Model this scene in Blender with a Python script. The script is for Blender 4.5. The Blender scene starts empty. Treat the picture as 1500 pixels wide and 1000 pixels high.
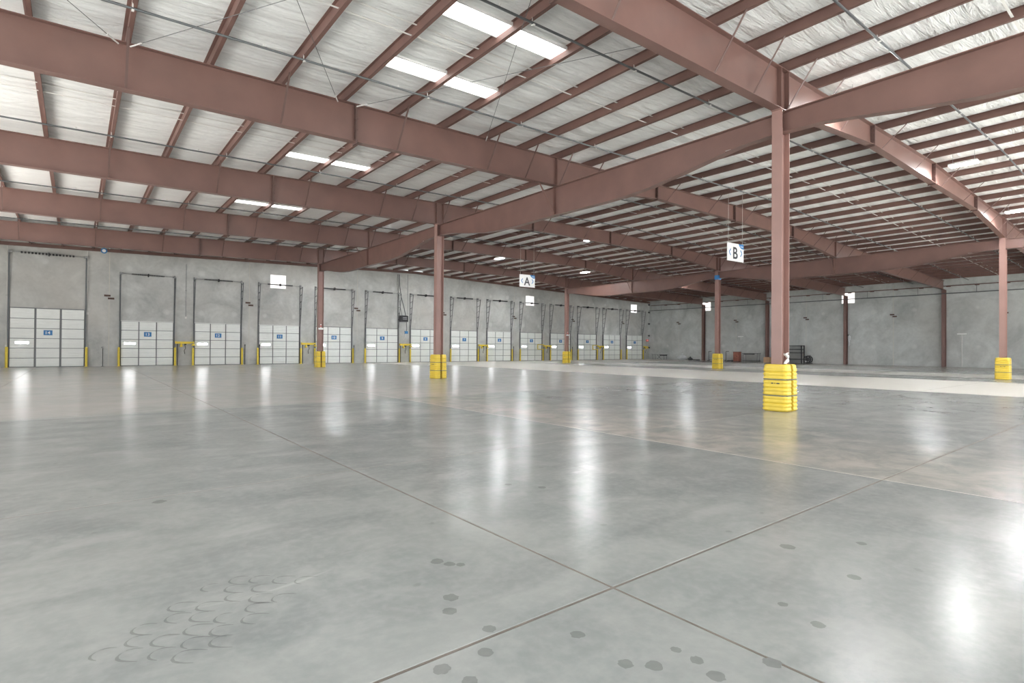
import bpy, math, random
from mathutils import Matrix, Vector
random.seed(7)
S = bpy.context.scene
COL = S.collection

# ------------------------------------------------------------------ camera
YAW, PITCH, ROLL = 0.8995, 0.0078, 0.0067
CAM = Vector((-12.697, -6.048, 1.4136))
fw = Vector((math.cos(YAW), math.sin(YAW), 0)); rt = Vector((math.sin(YAW), -math.cos(YAW), 0)); up = Vector((0, 0, 1))
F = fw*math.cos(PITCH) + up*math.sin(PITCH); U = up*math.cos(PITCH) - fw*math.sin(PITCH)
R_ = rt*math.cos(ROLL) + U*math.sin(ROLL); U_ = U*math.cos(ROLL) - rt*math.sin(ROLL)
cd = bpy.data.cameras.new('camera'); cam = bpy.data.objects.new('camera', cd); COL.objects.link(cam)
cd.sensor_width = 36; cd.sensor_fit = 'HORIZONTAL'; cd.lens = 803.06/1500*36; cd.shift_y = 2.19/1500
cd.clip_end = 500; cd.clip_start = 0.05
cam.matrix_world = Matrix((( R_.x, U_.x, -F.x, CAM.x), (R_.y, U_.y, -F.y, CAM.y), (R_.z, U_.z, -F.z, CAM.z), (0, 0, 0, 1)))
S.camera = cam

# ------------------------------------------------------------------ world and exposure
W = bpy.data.worlds.new('world'); S.world = W; W.use_nodes = True
bg = W.node_tree.nodes['Background']; bg.inputs[0].default_value = (0.92, 0.965, 1.0, 1); bg.inputs[1].default_value = 2.4
sl = bpy.data.lights.new('sun', 'SUN'); sl.energy = 38.0; sl.angle = 0.01; sl.color = (1.0, 0.985, 0.96)
sun = bpy.data.objects.new('sun', sl); COL.objects.link(sun)      # daylight on the apron outside the open sides of the hall
sun.rotation_euler = Vector((0.35, 0.50, -0.95)).to_track_quat('-Z', 'Y').to_euler(); sun.location = (-30, -30, 40)
S.view_settings.view_transform = 'Standard'; S.view_settings.look = 'None'
S.view_settings.gamma = 1.0; S.view_settings.use_curve_mapping = False
S.view_settings.exposure = 0.60
S.cycles.max_bounces = 7; S.cycles.diffuse_bounces = 5; S.cycles.glossy_bounces = 3; S.cycles.transmission_bounces = 1; S.cycles.caustics_reflective = False; S.cycles.caustics_refractive = False
LAMP_E = 185.0      # high bay lens
LAMP_UP = 3.0     # added upward glow on each fixture, to brighten the ceiling
SKY_E = 3.0       # translucent roof panels
WIN_E = 0.8        # small clerestory windows
LITE_E = 20.0       # vision lites in the dock doors

# ------------------------------------------------------------------ dimensions
SX, SY = 22.76, 15.24
YW, XW = 38.43, 45.32          # dock wall, right wall (inner faces)
XL, YB = -22.5, -15.0          # where the built roof ends, behind the camera
RX = 11.38
def zr(x):                     # top of rafters = underside of purlins
    return 7.85 + 0.025*x if x < RX else 7.85 + 0.025*(2*RX - x)
PUR = 0.20

# ------------------------------------------------------------------ materials
def mat(name, col, rough=0.6, metal=0.0, spec=0.5, var=0.0, scale=3.0, bump=0.0, bscale=40.0, stretch=(1, 1, 1), emit=0.0, col2=None, coat=0.0):
    m = bpy.data.materials.new(name); m.use_nodes = True
    nt = m.node_tree; b = nt.nodes['Principled BSDF']
    b.inputs['Roughness'].default_value = rough; b.inputs['Metallic'].default_value = metal
    b.inputs['Specular IOR Level'].default_value = spec; b.inputs['Coat Weight'].default_value = coat
    c = (*col, 1)
    geo = nt.nodes.new('ShaderNodeNewGeometry'); mp = nt.nodes.new('ShaderNodeMapping'); mp.inputs['Scale'].default_value = stretch
    nt.links.new(geo.outputs['Position'], mp.inputs['Vector'])
    n = nt.nodes.new('ShaderNodeTexNoise'); n.inputs['Scale'].default_value = scale; n.inputs['Detail'].default_value = 6
    nt.links.new(mp.outputs[0], n.inputs['Vector'])
    r = nt.nodes.new('ShaderNodeValToRGB'); d = var
    r.color_ramp.elements[0].position = 0.3; r.color_ramp.elements[1].position = 0.7
    r.color_ramp.elements[0].color = tuple(max(0, x*(1-d)) for x in col) + (1,)
    r.color_ramp.elements[1].color = (*(col2 or tuple(min(1, x*(1+d)) for x in col)), 1)
    nt.links.new(n.outputs['Fac'], r.inputs[0]); nt.links.new(r.outputs[0], b.inputs['Base Color'])
    if emit:
        b.inputs['Emission Color'].default_value = c; b.inputs['Emission Strength'].default_value = emit
    if bump:
        n2 = nt.nodes.new('ShaderNodeTexNoise'); n2.inputs['Scale'].default_value = bscale; n2.inputs['Detail'].default_value = 4
        nt.links.new(mp.outputs[0], n2.inputs['Vector'])
        bp = nt.nodes.new('ShaderNodeBump'); bp.inputs['Strength'].default_value = bump; bp.inputs['Distance'].default_value = 0.02
        nt.links.new(n2.outputs['Fac'], bp.inputs['Height']); nt.links.new(bp.outputs[0], b.inputs['Normal'])
    return m

def nd(nt, t, **k):
    n = nt.nodes.new(t)
    for a, v in k.items(): setattr(n, a, v)
    return n

def emissive(name, col, e):
    m = bpy.data.materials.new(name); m.use_nodes = True; nt = m.node_tree
    b = nt.nodes['Principled BSDF']; b.inputs['Base Color'].default_value = (0.8, 0.8, 0.8, 1)
    b.inputs['Emission Color'].default_value = (*col, 1); b.inputs['Emission Strength'].default_value = e
    return m

def concrete_wall(name, base, warm, axis='X', a0=-9.99, per=2.1315, off=0.0, zs=(3.68, 6.5)):
    m = bpy.data.materials.new(name); m.use_nodes = True; nt = m.node_tree; L = nt.links.new
    b = nt.nodes['Principled BSDF']; b.inputs['Roughness'].default_value = 0.75; b.inputs['Specular IOR Level'].default_value = 0.3
    g = nd(nt, 'ShaderNodeNewGeometry')
    n1 = nd(nt, 'ShaderNodeTexNoise'); n1.inputs['Scale'].default_value = 0.55; n1.inputs['Detail'].default_value = 8; n1.inputs['Roughness'].default_value = 0.62; n1.inputs['Distortion'].default_value = 0.6
    n2 = nd(nt, 'ShaderNodeTexNoise'); n2.inputs['Scale'].default_value = 5.0; n2.inputs['Detail'].default_value = 6
    n3 = nd(nt, 'ShaderNodeTexNoise'); n3.inputs['Scale'].default_value = 0.25; n3.inputs['Detail'].default_value = 3
    for n in (n1, n2, n3): L(g.outputs['Position'], n.inputs['Vector'])
    r1 = nd(nt, 'ShaderNodeValToRGB'); e = r1.color_ramp.elements
    e[0].position = 0.30; e[0].color = (*[x*0.74 for x in base], 1); e[1].position = 0.72; e[1].color = (*[x*1.22 for x in base], 1)
    L(n1.outputs['Fac'], r1.inputs[0])
    mx = nd(nt, 'ShaderNodeMix', data_type='RGBA', blend_type='MULTIPLY'); mx.inputs[0].default_value = 0.35
    L(r1.outputs[0], mx.inputs[6])
    r2 = nd(nt, 'ShaderNodeValToRGB'); r2.color_ramp.elements[0].position = 0.3; r2.color_ramp.elements[0].color = (0.75, 0.75, 0.75, 1); r2.color_ramp.elements[1].position = 0.65
    L(n2.outputs['Fac'], r2.inputs[0]); L(r2.outputs[0], mx.inputs[7])
    mx2 = nd(nt, 'ShaderNodeMix', data_type='RGBA'); r3 = nd(nt, 'ShaderNodeValToRGB'); r3.color_ramp.elements[0].position = 0.45; r3.color_ramp.elements[1].position = 0.75
    L(n3.outputs['Fac'], r3.inputs[0]); ms = nd(nt, 'ShaderNodeMath', operation='MULTIPLY'); ms.inputs[1].default_value = 0.45
    L(r3.outputs[0], ms.inputs[0]); L(ms.outputs[0], mx2.inputs[0]); L(mx.outputs[2], mx2.inputs[6]); mx2.inputs[7].default_value = (*warm, 1)
    sp = nd(nt, 'ShaderNodeSeparateXYZ'); L(g.outputs['Position'], sp.inputs[0])
    def mt(op, a, bb=None, cc=None):
        n = nd(nt, 'ShaderNodeMath', operation=op)
        for i, v in enumerate((a, bb, cc)):
            if v is None: continue
            if isinstance(v, (int, float)): n.inputs[i].default_value = v
            else: L(v, n.inputs[i])
        return n.outputs[0]
    q = mt('ADD', sp.outputs[axis], per/2 - a0); q = mt('SUBTRACT', q, mt('MULTIPLY', mt('FLOOR', mt('DIVIDE', q, per)), per)); q = mt('SUBTRACT', mt('ABSOLUTE', mt('SUBTRACT', q, per/2)), off)
    zz = mt('MINIMUM', mt('ABSOLUTE', mt('SUBTRACT', sp.outputs['Z'], zs[0])), mt('ABSOLUTE', mt('SUBTRACT', sp.outputs['Z'], zs[1])))
    rr = mt('ADD', mt('SQRT', mt('ADD', mt('MULTIPLY', q, q), mt('MULTIPLY', zz, zz))), mt('MULTIPLY', mt('SUBTRACT', n2.outputs['Fac'], 0.5), 0.35))
    rr = mt('ADD', rr, mt('MULTIPLY', mt('SUBTRACT', n3.outputs['Fac'], 0.5), 0.5))
    pr = nd(nt, 'ShaderNodeMapRange', interpolation_type='SMOOTHSTEP'); L(rr, pr.inputs[0]); pr.inputs[1].default_value = 0.07; pr.inputs[2].default_value = 0.26; pr.inputs[3].default_value = 0.42; pr.inputs[4].default_value = 0.0
    mx3 = nd(nt, 'ShaderNodeMix', data_type='RGBA'); L(pr.outputs[0], mx3.inputs[0]); L(mx2.outputs[2], mx3.inputs[6]); mx3.inputs[7].default_value = (0.70, 0.70, 0.67, 1)
    L(mx3.outputs[2], b.inputs['Base Color'])
    bp = nd(nt, 'ShaderNodeBump'); bp.inputs['Strength'].default_value = 0.15; bp.inputs['Distance'].default_value = 0.02
    L(n2.outputs['Fac'], bp.inputs['Height']); L(bp.outputs[0], b.inputs['Normal'])
    return m

def floor_mat(name, dark=1.0, pale=True):
    m = bpy.data.materials.new(name); m.use_nodes = True; nt = m.node_tree; L = nt.links.new
    b = nt.nodes['Principled BSDF']
    g = nd(nt, 'ShaderNodeNewGeometry'); sp = nd(nt, 'ShaderNodeSeparateXYZ'); L(g.outputs['Position'], sp.inputs[0])
    def noise(sc, det=6, ro=0.55, dist=0.0, st=None):
        n = nd(nt, 'ShaderNodeTexNoise'); n.inputs['Scale'].default_value = sc; n.inputs['Detail'].default_value = det
        n.inputs['Roughness'].default_value = ro; n.inputs['Distortion'].default_value = dist
        if st:
            mp = nd(nt, 'ShaderNodeMapping'); mp.inputs['Scale'].default_value = st; L(g.outputs['Position'], mp.inputs[0]); L(mp.outputs[0], n.inputs['Vector'])
        else: L(g.outputs['Position'], n.inputs['Vector'])
        return n.outputs['Fac']
    def math_(op, a, bb, clamp=False):
        n = nd(nt, 'ShaderNodeMath', operation=op, use_clamp=clamp)
        for i, v in enumerate((a, bb)):
            if v is None: continue
            if isinstance(v, (int, float)): n.inputs[i].default_value = v
            else: L(v, n.inputs[i])
        return n.outputs[0]
    def ss(v, a, bb):
        n = nd(nt, 'ShaderNodeMapRange', interpolation_type='SMOOTHSTEP'); L(v, n.inputs[0]); n.inputs[1].default_value = a; n.inputs[2].default_value = bb
        return n.outputs[0]
    def mix(f, a, bb, blend='MIX'):
        n = nd(nt, 'ShaderNodeMix', data_type='RGBA', blend_type=blend)
        if isinstance(f, (int, float)): n.inputs[0].default_value = f
        else: L(f, n.inputs[0])
        for i, v in ((6, a), (7, bb)):
            if isinstance(v, tuple): n.inputs[i].default_value = (*v, 1)
            else: L(v, n.inputs[i])
        return n.outputs[2]
    n_big = noise(0.35, 4, 0.6, 0.8); n_mid = noise(1.7, 6, 0.65, 0.5); n_fine = noise(14, 3, 0.6); n_str = noise(0.9, 5, 0.6, 0.3, (0.5, 2.2, 1))
    c = mix(ss(n_big, 0.3, 0.72), (0.240, 0.256, 0.254), (0.320, 0.328, 0.319))
    c = mix(math_('MULTIPLY', ss(n_mid, 0.40, 0.70), 0.55), c, (0.385, 0.388, 0.374))
    c = mix(math_('MULTIPLY', ss(n_str, 0.46, 0.70), 0.42), c, (0.205, 0.215, 0.217))
    c = mix(math_('MULTIPLY', ss(n_fine, 0.35, 0.75), 0.22), c, (0.42, 0.42, 0.41))
    # white scuffs
    sc = ss(noise(0.8, 5, 0.7, 1.2, (0.35, 1.5, 1)), 0.66, 0.75)
    c = mix(math_('MULTIPLY', sc, 0.25), c, (0.66, 0.65, 0.63))
    # beige, dusty concrete past the construction joint
    be = math_('MULTIPLY', ss(sp.outputs['X'], -5.83, -5.77), math_('SUBTRACT', 1.0, ss(sp.outputs['X'], -5.4, -1.5)))
    c = mix(math_('MULTIPLY', be, math_('ADD', math_('MULTIPLY', ss(n_mid, 0.3, 0.7), 0.45), 0.15)), c, (0.52, 0.465, 0.41))
    lf = math_('MULTIPLY', ss(sp.outputs['Y'], 7.3, 8.2), math_('SUBTRACT', 1.0, ss(sp.outputs['X'], -9.0, 2.0)))
    c = mix(math_('MULTIPLY', lf, math_('ADD', math_('MULTIPLY', ss(n_big, 0.3, 0.7), 0.4), 0.25)), c, (0.46, 0.41, 0.375))
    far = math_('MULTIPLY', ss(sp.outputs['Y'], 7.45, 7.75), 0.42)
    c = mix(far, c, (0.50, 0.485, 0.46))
    rough = math_('ADD', math_('MULTIPLY', n_mid, 0.11), 0.175)
    if pale:
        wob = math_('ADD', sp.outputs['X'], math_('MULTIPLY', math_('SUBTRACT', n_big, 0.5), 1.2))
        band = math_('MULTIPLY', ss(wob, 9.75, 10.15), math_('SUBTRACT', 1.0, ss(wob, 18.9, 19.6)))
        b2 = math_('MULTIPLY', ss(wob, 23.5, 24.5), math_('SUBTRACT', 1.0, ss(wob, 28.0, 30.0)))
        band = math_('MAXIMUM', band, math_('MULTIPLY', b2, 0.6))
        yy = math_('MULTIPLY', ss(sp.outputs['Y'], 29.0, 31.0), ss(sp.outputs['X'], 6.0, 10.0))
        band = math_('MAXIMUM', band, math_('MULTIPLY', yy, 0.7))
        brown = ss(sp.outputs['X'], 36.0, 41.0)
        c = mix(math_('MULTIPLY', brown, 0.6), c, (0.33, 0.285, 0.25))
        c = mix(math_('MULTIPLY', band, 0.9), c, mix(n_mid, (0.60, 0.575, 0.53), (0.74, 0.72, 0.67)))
        rough = math_('ADD', rough, math_('MULTIPLY', band, 0.22))
    if dark != 1.0:
        c = mix(1.0, c, (dark, dark, dark), 'MULTIPLY')
    # small scattered spots
    v2 = nd(nt, 'ShaderNodeTexVoronoi'); v2.inputs['Scale'].default_value = 2.9; v2.inputs['Randomness'].default_value = 1.0
    wv = nd(nt, 'ShaderNodeVectorMath', operation='ADD'); nz = nd(nt, 'ShaderNodeTexNoise'); nz.inputs['Scale'].default_value = 8; L(g.outputs['Position'], nz.inputs['Vector'])
    scv = nd(nt, 'ShaderNodeVectorMath', operation='SCALE'); scv.inputs['Scale'].default_value = 0.10; L(nz.outputs['Color'], scv.inputs[0])
    L(g.outputs['Position'], wv.inputs[0]); L(scv.outputs[0], wv.inputs[1]); L(wv.outputs[0], v2.inputs['Vector'])
    csep = nd(nt, 'ShaderNodeSeparateColor'); L(v2.outputs['Color'], csep.inputs[0])
    spot = math_('MULTIPLY', math_('SUBTRACT', 1.0, ss(v2.outputs['Distance'], 0.045, 0.10)), ss(csep.outputs[0], 0.50, 0.66))
    c = mix(math_('MULTIPLY', spot, 0.36), c, (0.18, 0.185, 0.185))
    L(c, b.inputs['Base Color']); L(rough, b.inputs['Roughness'])
    b.inputs['Specular IOR Level'].default_value = 0.5
    return m

def insulation_mat():
    m = bpy.data.materials.new('white_vinyl_insulation'); m.use_nodes = True; nt = m.node_tree; L = nt.links.new
    b = nt.nodes['Principled BSDF']; b.inputs['Base Color'].default_value = (0.90, 0.905, 0.89, 1); b.inputs['Roughness'].default_value = 0.42
    g = nd(nt, 'ShaderNodeNewGeometry'); mp = nd(nt, 'ShaderNodeMapping'); mp.inputs['Scale'].default_value = (0.45, 3.2, 0); L(g.outputs['Position'], mp.inputs[0])
    n = nd(nt, 'ShaderNodeTexNoise'); n.inputs['Scale'].default_value = 1.6; n.inputs['Detail'].default_value = 7; n.inputs['Roughness'].default_value = 0.62; n.inputs['Distortion'].default_value = 0.5
    L(mp.outputs[0], n.inputs['Vector'])
    w = nd(nt, 'ShaderNodeTexWave', bands_direction='Y'); w.inputs['Scale'].default_value = 0.42; w.inputs['Distortion'].default_value = 1.2; w.inputs['Detail'].default_value = 2
    L(g.outputs['Position'], w.inputs['Vector'])
    ad = nd(nt, 'ShaderNodeMath', operation='ADD'); L(n.outputs['Fac'], ad.inputs[0])
    mu = nd(nt, 'ShaderNodeMath', operation='MULTIPLY'); mu.inputs[1].default_value = 0.25; L(w.outputs['Fac'], mu.inputs[0]); L(mu.outputs[0], ad.inputs[1])
    bp = nd(nt, 'ShaderNodeBump'); bp.inputs['Strength'].default_value = 1.0; bp.inputs['Distance'].default_value = 0.17
    L(ad.outputs[0], bp.inputs['Height']); L(bp.outputs[0], b.inputs['Normal'])
    return m

STEEL_L = mat('light_lifted_red_oxide', (0.315, 0.185, 0.158), 0.40, var=0.08, scale=1.5)  # column steel, lightened to hold the light falling on the nearest column
STEEL = mat('red_oxide_steel', (0.178, 0.098, 0.081), 0.40, var=0.10, scale=1.3, spec=0.5)
STEEL_D = mat('red_oxide_purlin', (0.160, 0.088, 0.073), 0.5, var=0.12, scale=2.0, spec=0.4)
BRACE = mat('shade_dark_steel', (0.11, 0.062, 0.052), 0.6)  # darker than the rafter steel, painting shade into the flange braces
INS = insulation_mat()
FLOOR = floor_mat('polished_concrete'); STAIN = floor_mat('oil_stained_concrete', dark=0.70)
JPALE = mat('pale_joint_filler', (0.50, 0.43, 0.36), 0.7); JOINT = mat('joint_filler', (0.17, 0.145, 0.125), 0.8, var=0.2, scale=6); JDARK = mat('joint_gap', (0.06, 0.055, 0.05), 0.9)
WALL = concrete_wall('tilt_up_concrete', (0.53, 0.535, 0.515), (0.57, 0.53, 0.48)); CAULK = mat('pale_caulk', (0.56, 0.54, 0.48), 0.7)
WALL_R = concrete_wall('tilt_up_concrete_right', (0.53, 0.545, 0.53), (0.55, 0.53, 0.49), 'Y', 11.37, 7.563, 1.6, (1.72, 4.95))
YEL = mat('yellow_plastic', (0.80, 0.585, 0.07), 0.38, var=0.04, scale=5); YELP = mat('yellow_paint', (0.80, 0.60, 0.06), 0.45, var=0.08, scale=6)
DOOR = mat('door_white', (0.84, 0.855, 0.825), 0.45, var=0.02); DGREY = mat('door_joint_grey', (0.20, 0.205, 0.21), 0.5, metal=0.0)
GALV = mat('galvanised_steel', (0.36, 0.36, 0.36), 0.45, metal=0.5, var=0.15); TRACK = mat('dull_track_steel', (0.15, 0.152, 0.155), 0.5, var=0.2); BLACK = mat('black_paint', (0.025, 0.025, 0.027), 0.5)
PIPE = mat('dark_pipe', (0.11, 0.115, 0.118), 0.4, metal=0.3); WHITE = mat('white_paint', (0.82, 0.82, 0.80), 0.5); STRAP = mat('pale_strap', (0.74, 0.72, 0.69), 0.5)
BLUE = mat('sign_blue', (0.035, 0.20, 0.47), 0.45); CHAR = mat('charcoal_print', (0.035, 0.038, 0.045), 0.5)
RUST = mat('rust_brown', (0.10, 0.06, 0.045), 0.7, var=0.3, scale=9); REDB = mat('weathered_red', (0.30, 0.105, 0.07), 0.6, var=0.35, scale=7)
CARD = mat('cardboard', (0.52, 0.33, 0.19), 0.8, var=0.08); BAG = mat('clear_plastic', (0.66, 0.67, 0.68), 0.3, var=0.15, scale=9)
STRAPG = mat('grey_webbing', (0.16, 0.17, 0.15), 0.7); RED = mat('red_print', (0.65, 0.05, 0.04), 0.5)
E_LAMP = emissive('lamp_lens', (0.96, 0.985, 1.0), LAMP_E); E_UP = emissive('added_uplight_glow', (1.0, 0.985, 0.96), LAMP_UP)
E_SKY = emissive('translucent_roof_panel', (1.0, 0.99, 0.97), SKY_E); E_WIN = emissive('daylit_window', (1.0, 0.95, 0.92), WIN_E); E_LITE = emissive('daylit_lite', (0.97, 0.985, 1.0), LITE_E)
E_EXIT = emissive('exit_glow', (1.0, 0.22, 0.16), 1.2)

# ------------------------------------------------------------------ mesh helpers
class MB:
    def __init__(s): s.v = []; s.f = []
    def hexa(s, p):                                     # 4 bottom (ccw) then 4 top
        n = len(s.v); s.v += [tuple(q) for q in p]
        s.f += [tuple(n+i for i in q) for q in ((3, 2, 1, 0), (4, 5, 6, 7), (0, 1, 5, 4), (1, 2, 6, 5), (2, 3, 7, 6), (3, 0, 4, 7))]
        return s
    def box(s, x0, x1, y0, y1, z0, z1):
        return s.hexa([(x0, y0, z0), (x1, y0, z0), (x1, y1, z0), (x0, y1, z0), (x0, y0, z1), (x1, y0, z1), (x1, y1, z1), (x0, y1, z1)])
    def tube(s, pts, r, n=8, caps=True):
        pts = [Vector(p) for p in pts]; base = len(s.v)
        for i, p in enumerate(pts):
            d = (pts[min(i+1, len(pts)-1)] - pts[max(i-1, 0)]).normalized()
            a = d.cross(Vector((0, 0, 1)) if abs(d.z) < 0.9 else Vector((1, 0, 0))).normalized(); b = d.cross(a)
            rr = r[i] if isinstance(r, (list, tuple)) else r
            for k in range(n):
                t = 2*math.pi*k/n; s.v.append(tuple(p + a*rr*math.cos(t) + b*rr*math.sin(t)))
        for i in range(len(pts)-1):
            for k in range(n):
                k2 = (k+1) % n; o = base+i*n
                s.f.append((o+k, o+n+k, o+n+k2, o+k2))
        if caps:
            s.f.append(tuple(base+k for k in range(n))); s.f.append(tuple(base+(len(pts)-1)*n+k for k in reversed(range(n))))
        return s
    def bar(s, a, b, w, h, side=None):                  # rectangular bar from a to b
        a, b = Vector(a), Vector(b); d = (b-a).normalized()
        u = side if side is not None else d.cross(Vector((0, 0, 1)) if abs(d.z) < 0.95 else Vector((1, 0, 0)))
        u = Vector(u).normalized(); v = d.cross(u).normalized()
        c = [(-1, -1), (1, -1), (1, 1), (-1, 1)]
        return s.hexa([a + u*w/2*i + v*h/2*j for i, j in c] + [b + u*w/2*i + v*h/2*j for i, j in c])
    def loft(s, rings, closed=True, caps=True):
        n = len(rings[0]); b = len(s.v)
        for r in rings: s.v += [tuple(p) for p in r]
        for i in range(len(rings)-1):
            for k in range(n if closed else n-1):
                k2 = (k+1) % n; s.f.append((b+i*n+k, b+i*n+k2, b+(i+1)*n+k2, b+(i+1)*n+k))
        if caps: s.f.append(tuple(b+k for k in reversed(range(n)))); s.f.append(tuple(b+(len(rings)-1)*n+k for k in range(n)))
        return s
    def disc(s, c, r, n=14, axis='z', jit=0.0):
        b = len(s.v); c = Vector(c)
        for k in range(n):
            t = 2*math.pi*k/n; q = r*(1+random.uniform(-jit, jit)); a, d = q*math.cos(t), q*math.sin(t)
            s.v.append(tuple(c + (Vector((a, d, 0)) if axis == 'z' else Vector((a, 0, d)) if axis == 'y' else Vector((0, a, d)))))
        s.f.append(tuple(b+k for k in range(n))); return s
    def mesh(s, name, m, smooth=False):
        me = bpy.data.meshes.new(name); me.from_pydata(s.v, [], s.f); me.update()
        me.materials.append(m)
        if smooth:
            me.polygons.foreach_set('use_smooth', [True]*len(me.polygons))
        return me
def ob(name, mb, m, parent=None, loc=None, rz=0.0, smooth=False):
    me = mb.mesh(name, m, smooth) if isinstance(mb, MB) else mb
    o = bpy.data.objects.new(name, me); COL.objects.link(o)
    if parent: o.parent = parent
    if loc: o.location = loc
    if rz: o.rotation_euler.z = rz
    return o
def tag(o, label, cat, group=None):
    o['label'] = label; o['category'] = cat
    if group: o['group'] = group
    return o
def thing(name, label, cat, loc=(0, 0, 0), group=None, rz=0.0):
    o = bpy.data.objects.new(name, None); COL.objects.link(o); o.location = loc; o.rotation_euler.z = rz; o.empty_display_size = 0.2
    return tag(o, label, cat, group)
def struct(name, mb=None, m=None, loc=None):
    if mb is None:
        o = bpy.data.objects.new(name, None); COL.objects.link(o); o.location = loc or (0, 0, 0)
    else: o = ob(name, mb, m, None, loc)
    o['kind'] = 'structure'; return o
NUM = 'zero one two three four five six seven eight nine ten eleven twelve thirteen fourteen'.split()
def text_mesh(name, txt, size, depth, m, bold=0.0, sx=1.0):
    cu = bpy.data.curves.new(name, 'FONT'); cu.body = txt; cu.size = size; cu.extrude = depth; cu.offset = bold
    cu.align_x = 'CENTER'; cu.align_y = 'CENTER'
    t = bpy.data.objects.new(name, cu); COL.objects.link(t); bpy.context.view_layer.update()
    me = bpy.data.meshes.new_from_object(t.evaluated_get(bpy.context.evaluated_depsgraph_get()))
    bpy.data.objects.remove(t); bpy.data.curves.remove(cu)
    xs = [v.co.x for v in me.vertices]; ys = [v.co.y for v in me.vertices]; cx = (min(xs)+max(xs))/2; cy = (min(ys)+max(ys))/2
    for v in me.vertices:                               # stand the text up facing -Y
        x, y, z = v.co; v.co = ((x-cx)*sx, -z, y-cy)
    me.materials.clear(); me.materials.append(m); return me

# ------------------------------------------------------------------ floor
floor = struct('floor', MB().box(XL-12, XW+0.3, YB-10, YW+0.3, -0.35, -0.012), JDARK)
floor['label'] = 'grey polished concrete warehouse floor with saw-cut joints'
XJ = [XL-12, -23.4, -19.0, -14.6, -10.2, -5.8, 9.9, 19.3, 28.5, 37.0, XW+0.3]
YJ = [YB-10, -11.5, -3.88, 0.0, 7.55, 15.24, 22.9, 30.5, YW+0.3]
G = 0.010
for i in range(len(XJ)-1):
    for j in range(len(YJ)-1):
        x0, x1, y0, y1 = XJ[i]+G, XJ[i+1]-G, YJ[j]+G, YJ[j+1]-G
        e = 0.003
        ob('concrete_slab', MB().hexa([(x0, y0, -0.05), (x1, y0, -0.05), (x1, y1, -0.05), (x0, y1, -0.05)] + [(x0, y0, -e), (x1, y0, -e), (x1, y1, -e), (x0, y1, -e)])
           .hexa([(x0, y0, -e), (x1, y0, -e), (x1, y1, -e), (x0, y1, -e), (x0+e, y0+e, 0), (x1-e, y0+e, 0), (x1-e, y1-e, 0), (x0+e, y1-e, 0)]), FLOOR, floor)
for x in XJ[1:-1]: ob('joint_filler', MB().box(x-0.006, x+0.006, YB-10, YW, -0.05, -0.0015), JPALE if x == -5.8 else JOINT, floor)
for y in YJ[1:-1]: ob('joint_filler', MB().box(XL-12, XW, y-0.007, y+0.007, -0.05, -0.0016), JOINT, floor)
for x, y, r in [(-10.23, -4.84, .06), (-10.48, -4.62, .045), (-10.52, -4.74, .055), (-10.48, -4.51, .035), (-10.76, -4.44, .05), (-10.67, -4.53, .055), (-9.70, -4.82, .05), (-9.62, -4.6, .04),
                (-10.75, -4.13, .05), (-10.82, -2.91, .06), (-10.78, -3.0, .05), (-10.73, -3.05, .04), (-11.03, -3.41, .06), (-11.12, -3.54, .055), (-11.06, -3.82, .05), (-11.2, -3.98, .05),
                (-11.43, -3.97, .055), (-11.38, -4.12, .05), (-12.1, -0.2, .08), (-13.2, -1.5, .06), (-8.9, -4.7, .06), (-8.7, -4.2, .07), (-8.2, -4.5, .05), (-9.0, -1.9, .06), (-9.2, -1.6, .05)]:
    ob('stain', MB().disc((0, 0, 0), r*0.72, 18, 'z', 0.13), STAIN, floor, (x, y, 0.0012))

# fish-scale tread marks left by a tyre near the camera
TM = floor_mat('tyre_marked_concrete', dark=0.74)
for r_i in range(8):
    for c_i in range(4):
        u_ = (c_i-1.5)*0.135 + (0.067 if r_i % 2 else 0) + 0.022*(r_i-3.5) + random.uniform(-.015, .015); w_ = (r_i-3.5)*0.115 + random.uniform(-.012, .012)
        if random.random() < 0.12: continue
        cx = -12.10 + rt.x*u_ + fw.x*w_; cy = -2.80 + rt.y*u_ + fw.y*w_
        m = MB(); K = 11; t0, t1 = random.uniform(1.0, 1.9), random.uniform(4.2, 5.3)
        for k in range(K):
            t = t0 + (t1-t0)*k/(K-1); a = 0.084*math.cos(t); b = 0.085*math.sin(t)*(1-0.35*abs(math.sin(t))); wd_ = 0.0065*math.sin(math.pi*(k+0.6)/(K+0.2))+0.0012
            for q in (-1, 1): m.v.append((rt.x*(a+q*wd_*.4)+fw.x*(b+q*wd_), rt.y*(a+q*wd_*.4)+fw.y*(b+q*wd_), 0))
        for k in range(K-1): m.f.append((2*k, 2*k+1, 2*k+3, 2*k+2))
        ob('tyre_mark', m, TM, floor, (cx, cy, 0.001))
# ------------------------------------------------------------------ roof
def slope_strip(xs, y0, y1, zf, thick):
    m = MB(); n = len(xs)
    for x in xs: m.v += [(x, y0, zf(x)), (x, y1, zf(x))]
    for x in xs: m.v += [(x, y0, zf(x)+thick), (x, y1, zf(x)+thick)]
    for i in range(n-1):
        a = 2*i; m.f.append((a, a+1, a+3, a+2)); b = 2*n+2*i; m.f.append((b, b+2, b+3, b+1))
        m.f.append((a, a+2, b+2, b)); m.f.append((a+1, b+1, b+3, a+3))
    m.f.append((0, 2*n, 2*n+1, 1)); m.f.append((2*n-2, 2*n-1, 4*n-1, 4*n-2))
    return m
PX = [0.09 + 1.507*k for k in range(-17, 31)]
PX = [x for x in PX if XL+0.2 < x < XW-0.2]
xs = []
for i, x in enumerate(PX):
    xs += [x]
    if i < len(PX)-1:
        for t in (0.15, 0.4, 0.6, 0.85): xs.append(x + t*(PX[i+1]-x))
xs = [XL] + xs + [XW+0.3]
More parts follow.
